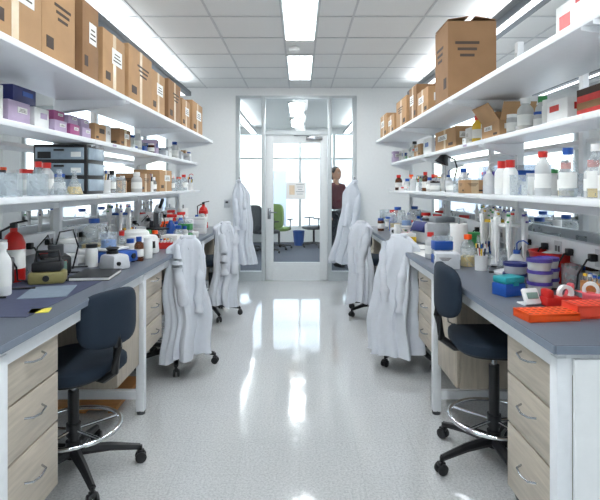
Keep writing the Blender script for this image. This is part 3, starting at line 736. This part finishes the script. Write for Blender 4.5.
# bench right
s=1
put(item('storage_tub',tubs,3,PURP,GLIQ,.055,.056),s,1.12,2.34,ZB); put(item('storage_tub',tubs,2,NAVY,CUPB,.058,.056),s,1.1,2.56,ZB); put(item('storage_tub',tubs,3,PURP,YLIQ,.05,.052),s,1.22,2.46,ZB)
put(item('pipette_tip_box',tipbox,BLUE,TEAL),s,.96,2.3,ZB,.4)
put(item('test_tube_rack',rack,.2,.11,.03,ORANGE),s,.93,1.89,ZB,.12)
put(item('foam_rack',rack,.17,.1,.05,M('coral_plastic',(246,84,58),.5),None,6,4),s,1.12,1.93,ZB,.1)
put(item('tape_dispenser',tapedisp,RED),s,1.09,2.09,ZB,.1); put(item('tape_dispenser',tapedisp,PINK),s,1.24,2.17,ZB,-.6)
put(item('digital_timer',timer),s,.97,2.1,ZB,.2,rad=.03)
put(item('paper_sheet',sheet,.25,.35,PAPER),s,.98,3.7,ZB,.1,rad=.2); put(item('paper_sheet',sheet,.21,.3,PAPER),s,1.0,4.1,ZB,-.2,rad=.17)
put(item('pipette_tip_box',tipstack,GREEN,GREEN,2),s,1.22,3.5,ZB,.3)
put(item('pipette_stand',pipstand,YEL),s,1.25,3.2,ZB); put(item('pipette_stand',pipstand,WPL),s,1.2,2.85,ZB)
put(item('thermal_cycler',pcr),s,1.2,4.45,ZB,-1.2)
put(item('wooden_tube_rack',rack,.24,.1,.08,WOOD,CLEAR),s,1.38,2.22,ZB,.3)
gens=[rb,rb,jr,smallbox,tipb,tipb,
 lambda:item('erlenmeyer_flask',flask,.06,.17,R.choice([YLIQ,None,None]),R.choice([None,ORANGE,BLUE])),
 lambda:item('pen_cup',beaker,.036,.09,None,7),lambda:item('wash_bottle',wash,.037,.16,R.choice([RED,BLUE,GREEN,WPL])),
 lambda:item('spray_bottle',spray,R.choice([WPL,CLEAR,BLUE])),lambda:item('tube_rack',rack,.2,.1,.05,R.choice([YEL,BLUE,GREEN,ORANGE,PINK,PURP]),WPL),
 lambda:item('microcentrifuge',centrifuge,R.choice([WPL,GREY]),R.choice([DARK,BLUE])),lambda:item('vortex_mixer',vortex,R.choice([BLUE,LGREY,BLACK])),
 lambda:item('hot_plate_stirrer',hotplate,R.choice([LGREY,BLUE])),lambda:item('ring_stand',ringstand),lambda:item('pipette_stand',pipstand,R.choice([WPL,BLUE])),
 lambda:item('gel_box',gel,R.choice([RED,BLUE,YEL])),lambda:item('power_supply',psu),lambda:item('bench_balance',scale),lambda:item('ice_bucket',ice,R.choice([RED,BLUE,BLACK])),
 lambda:item('glove_dispenser_box',glove,R.choice([BLUE,PURP,TEAL])),lambda:item('carboy',bigctr),lambda:item('beaker',beaker,.045,.12,R.choice([None,YLIQ]),0),lambda:item('paper_towel_roll',roll),lambda:item('vacuum_pump',pump)]
neut=[rb,jr,gens[6],gens[8],gens[22],gens[17],gens[18],gens[24]]
for s,f in((-1,.94),(1,.80)):
    for _ in range(190): tryput(R.choice(gens)(),s,f+.24,f+.7,2.65 if s>0 else 3.05,6.1,ZB,R.uniform(-.5,.5)+(.5 if s<0 else -.5),tries=8,hmax=.42)
    for _ in range(36): tryput(R.choice(neut)(),s,f+.5,f+.66,1.75,3.1,ZB,tries=6,hmax=.3)
    for _ in range(22): tryput(R.choice([rb,jr,tipb,smallbox,gens[9]])(),s,f+.1,f+.3,3.0,6.1,ZB,tries=3)
    for _ in range(70): tryput(R.choice(gens)(),s,f+.9,f+1.4,1.7,6.1,ZB,tries=6,hmax=.42)
    for yy in(2.1,2.3,2.5,2.75,2.95,3.4,3.8,4.1,4.5,4.9,5.5):
        b=B(); lp=f+.76-.2; d=R.uniform(.08,.2)
        b.tube([(s*(lp+.02),yy,1.08),(s*(lp-.04),yy,1.07),(s*(lp-.07),yy+.02,1.0),(s*(lp-.06),yy+.05,.93),(s*(lp-.1),yy+.09,.917),(s*(lp-.1-d),yy+.12,.917)],.005,BLACK,6)
        b.box((s*(lp-.015),yy,1.08),(.03,.03,.035),BLACK,bev=.004); b.obj('power_cord')
b=B(); b.box((0,0,.03),(.42,.5,.02),WOOD); 
for q in(-.18,0,.18): b.box((q,0,.01),(.04,.5,.02),WOOD)
b.obj('wooden_platform',(-1.35,3.35,0))
# office furniture
def ochair(col):
    b=B()
    for i in range(5):
        a=2*pi*i/5; b.tube([(0,0,.1),(.28*math.cos(a),.28*math.sin(a),.07)],[.025,.015],BLACK); b.sup((.29*math.cos(a),.29*math.sin(a),.03),.03,.02,.03,BLACK,1,1,nu=12,nv=8)
    b.cyl((0,0,.1),.025,.3,BLACK); b.sup((0,0,.45),.24,.25,.045,col,.5,.5); b.tube([(0,.15,.42),(0,.27,.45),(0,.29,.7)],.02,BLACK)
    b.sup((0,.27,.75),.22,.03,.27,col,.5,.5)
    for q in(-1,1): b.tube([(q*.2,0,.42),(q*.27,0,.45),(q*.27,0,.66)],.014,BLACK); b.box((q*.27,0,.67),(.06,.24,.025),BLACK,bev=.008)
    return b.mesh('office_chair')
CHG=M('lime_fabric',(120,150,80),.8)
mkobj('office_chair',ochair(CHG),(-.47,11.2,0),2.8); oc=ochair(DARK)
mkobj('office_chair',oc,(-1.15,11.0,0),.5); mkobj('office_chair',oc,(.32,11.6,0),-1.2); mkobj('office_chair',oc,(1.2,11.2,0),2)
mkobj('office_chair',oc,(-.72,10.5,0),2.3)
b=B(); b.lathe([(0,0),(.11,0),(.14,.34),(.148,.345),(.135,.345),(.105,.02),(0,.02)],BLUE,24); b.obj('waste_bin',(-.03,11.9,0))
for tx in(-1.2,1.2):
    b=B(); b.box((0,0,.73),(1.0,.6,.03),WPL,bev=.004)
    for x in(-.45,.45):
        for y in(-.26,.26): b.box((x,y,.358),(.04,.04,.716),STEEL)
    b.obj('office_table',(tx,12.15,0))
# ---------------- PERSON ----------------
pr=bpy.data.objects.new('person',None); bpy.context.collection.objects.link(pr)
def skin(name,V,E,Rd,mt,root=0,sub=2):
    me=bpy.data.meshes.new(name); me.from_pydata(V,E,[]); me.materials.append(mt)
    o=bpy.data.objects.new(name,me); bpy.context.collection.objects.link(o); o.parent=pr
    md=o.modifiers.new('Skin','SKIN')
    if not me.skin_vertices: 
        bpy.context.view_layer.objects.active=o; bpy.ops.mesh.customdata_skin_add()
    for i,sv in enumerate(me.skin_vertices[0].data):
        r=Rd[i]; sv.radius=r if isinstance(r,tuple) else (r,r); sv.use_root=(i==root)
    md.use_smooth_shade=True
    o.modifiers.new('Sub','SUBSURF').render_levels=sub; o.modifiers['Sub'].levels=sub
    return o
V=[(0,0,.98),(0,.0,1.1),(0,.0,1.25),(0,.01,1.39),(0,.0,1.47),
   (-.17,.01,1.4),(-.22,.04,1.15),(-.2,-.04,.93),(.17,.01,1.4),(.23,-.03,1.15),(.24,-.16,.95)]
E=[(0,1),(1,2),(2,3),(3,4),(3,5),(5,6),(6,7),(3,8),(8,9),(9,10)]
skin('shirt',V,E,[(.15,.1),(.14,.1),(.15,.11),(.13,.09),(.058,.058),(.065,.065),(.048,.048),(.04,.04),(.065,.065),(.048,.048),(.04,.04)],MAROON)
V=[(0,0,.98),(-.09,0,.9),(-.1,-.08,.5),(-.1,-.12,.1),(.09,0,.9),(.1,.03,.5),(.1,.2,.13)]
E=[(0,1),(1,2),(2,3),(0,4),(4,5),(5,6)]
skin('trousers',V,E,[(.15,.105),(.095,.095),(.065,.065),(.05,.05),(.095,.095),(.065,.065),(.05,.05)],TROU)
for q,(x,y,z,t) in((-1,(-.1,-.12,.045,0)),(1,(.1,.2,.07,.5))):
    b=B(); b.sup((x,y-.06,z-.0),.045,.135,.045,BLACK,.7,.7,rot=Matrix.Rotation(t*.6,3,'X')); o=b.obj('shoe'); o.parent=pr
def hand(wx,wy,wz,q):
    V=[(wx,wy,wz),(wx,wy-.01,wz-.09)]; 
    skin('palm',V,[(0,1)],[(.026,.02),(.038,.018)],SKIN)
    for i in range(4):
        y0=wy-.035+.02*i; L=[.07,.08,.075,.058][i]
        V=[(wx,y0,wz-.08),(wx-q*.004,y0-.003,wz-.08-L*.5),(wx-q*.02,y0-.003,wz-.08-L)]
        skin('finger_%d'%(i+1),V,[(0,1),(1,2)],[.009,.0085,.007],SKIN)
    V=[(wx,wy-.03,wz-.03),(wx-q*.01,wy-.06,wz-.065),(wx-q*.012,wy-.065,wz-.095)]
    skin('thumb',V,[(0,1),(1,2)],[.011,.0095,.008],SKIN)
hand(-.2,-.04,.91,-1); hand(.24,-.17,.93,1)
b=B()
b.lathe([(0,1.42),(.055,1.43),(.052,1.52),(.05,1.58),(0,1.58)],SKIN,20)
b.sup((0,-.01,1.63),.076,.095,.118,SKIN,.95,.95)
b.sup((0,-.045,1.565),.05,.055,.04,SKIN,1,1)
b.sup((0,-.11,1.615),.013,.02,.026,SKIN,1,1,nu=12,nv=8)
for q in(-1,1):
    b.sup((q*.077,.0,1.62),.011,.02,.032,SKIN,1,1,nu=12,nv=8); b.sup((q*.03,-.095,1.64),.013,.008,.008,WPL,1,1,nu=12,nv=8); b.sup((q*.03,-.102,1.64),.006,.003,.006,HAIR,1,1,nu=10,nv=6)
    b.box((q*.03,-.1,1.66),(.03,.008,.005),HAIR)
b.sup((0,-.1,1.575),.024,.008,.008,M('lips',(170,90,85),.5),1,1,nu=12,nv=8)
o=b.obj('head'); o.parent=pr
b=B(); b.sup((0,.012,1.66),.082,.094,.1,HAIR,.95,.95); b.sup((0,.05,1.6),.074,.056,.085,HAIR,1,1); o=b.obj('hair'); o.parent=pr
pr.location=(.64,8.9,0); pr.rotation_euler=(0,0,.7)
# ---------------- WORLD / CAM ----------------
w=bpy.data.worlds.new('World'); sc.world=w; w.use_nodes=True; nt=w.node_tree
bg=nt.nodes['Background']; sky=nt.nodes.new('ShaderNodeTexSky'); sky.sky_type='NISHITA'; sky.sun_disc=False; sky.sun_elevation=math.radians(40); sky.sun_rotation=math.radians(200)
mx=nt.nodes.new('ShaderNodeMix'); mx.data_type='RGBA'; mx.inputs[0].default_value=.1; mx.inputs[6].default_value=(.96,.985,1.02,1)
nt.links.new(sky.outputs[0],mx.inputs[7]); nt.links.new(mx.outputs[2],bg.inputs[0]); bg.inputs[1].default_value=2.5
cam=bpy.data.cameras.new('camera'); cam.lens=30; cam.sensor_width=36; cam.shift_y=-64/600; cam.clip_end=300
co=bpy.data.objects.new('camera',cam); bpy.context.collection.objects.link(co); co.location=(0,0,1.41); co.rotation_euler=(pi/2,0,0); sc.camera=co
try:
    sc.view_settings.view_transform='Standard'; sc.view_settings.exposure=0
except Exception as e: print(e)
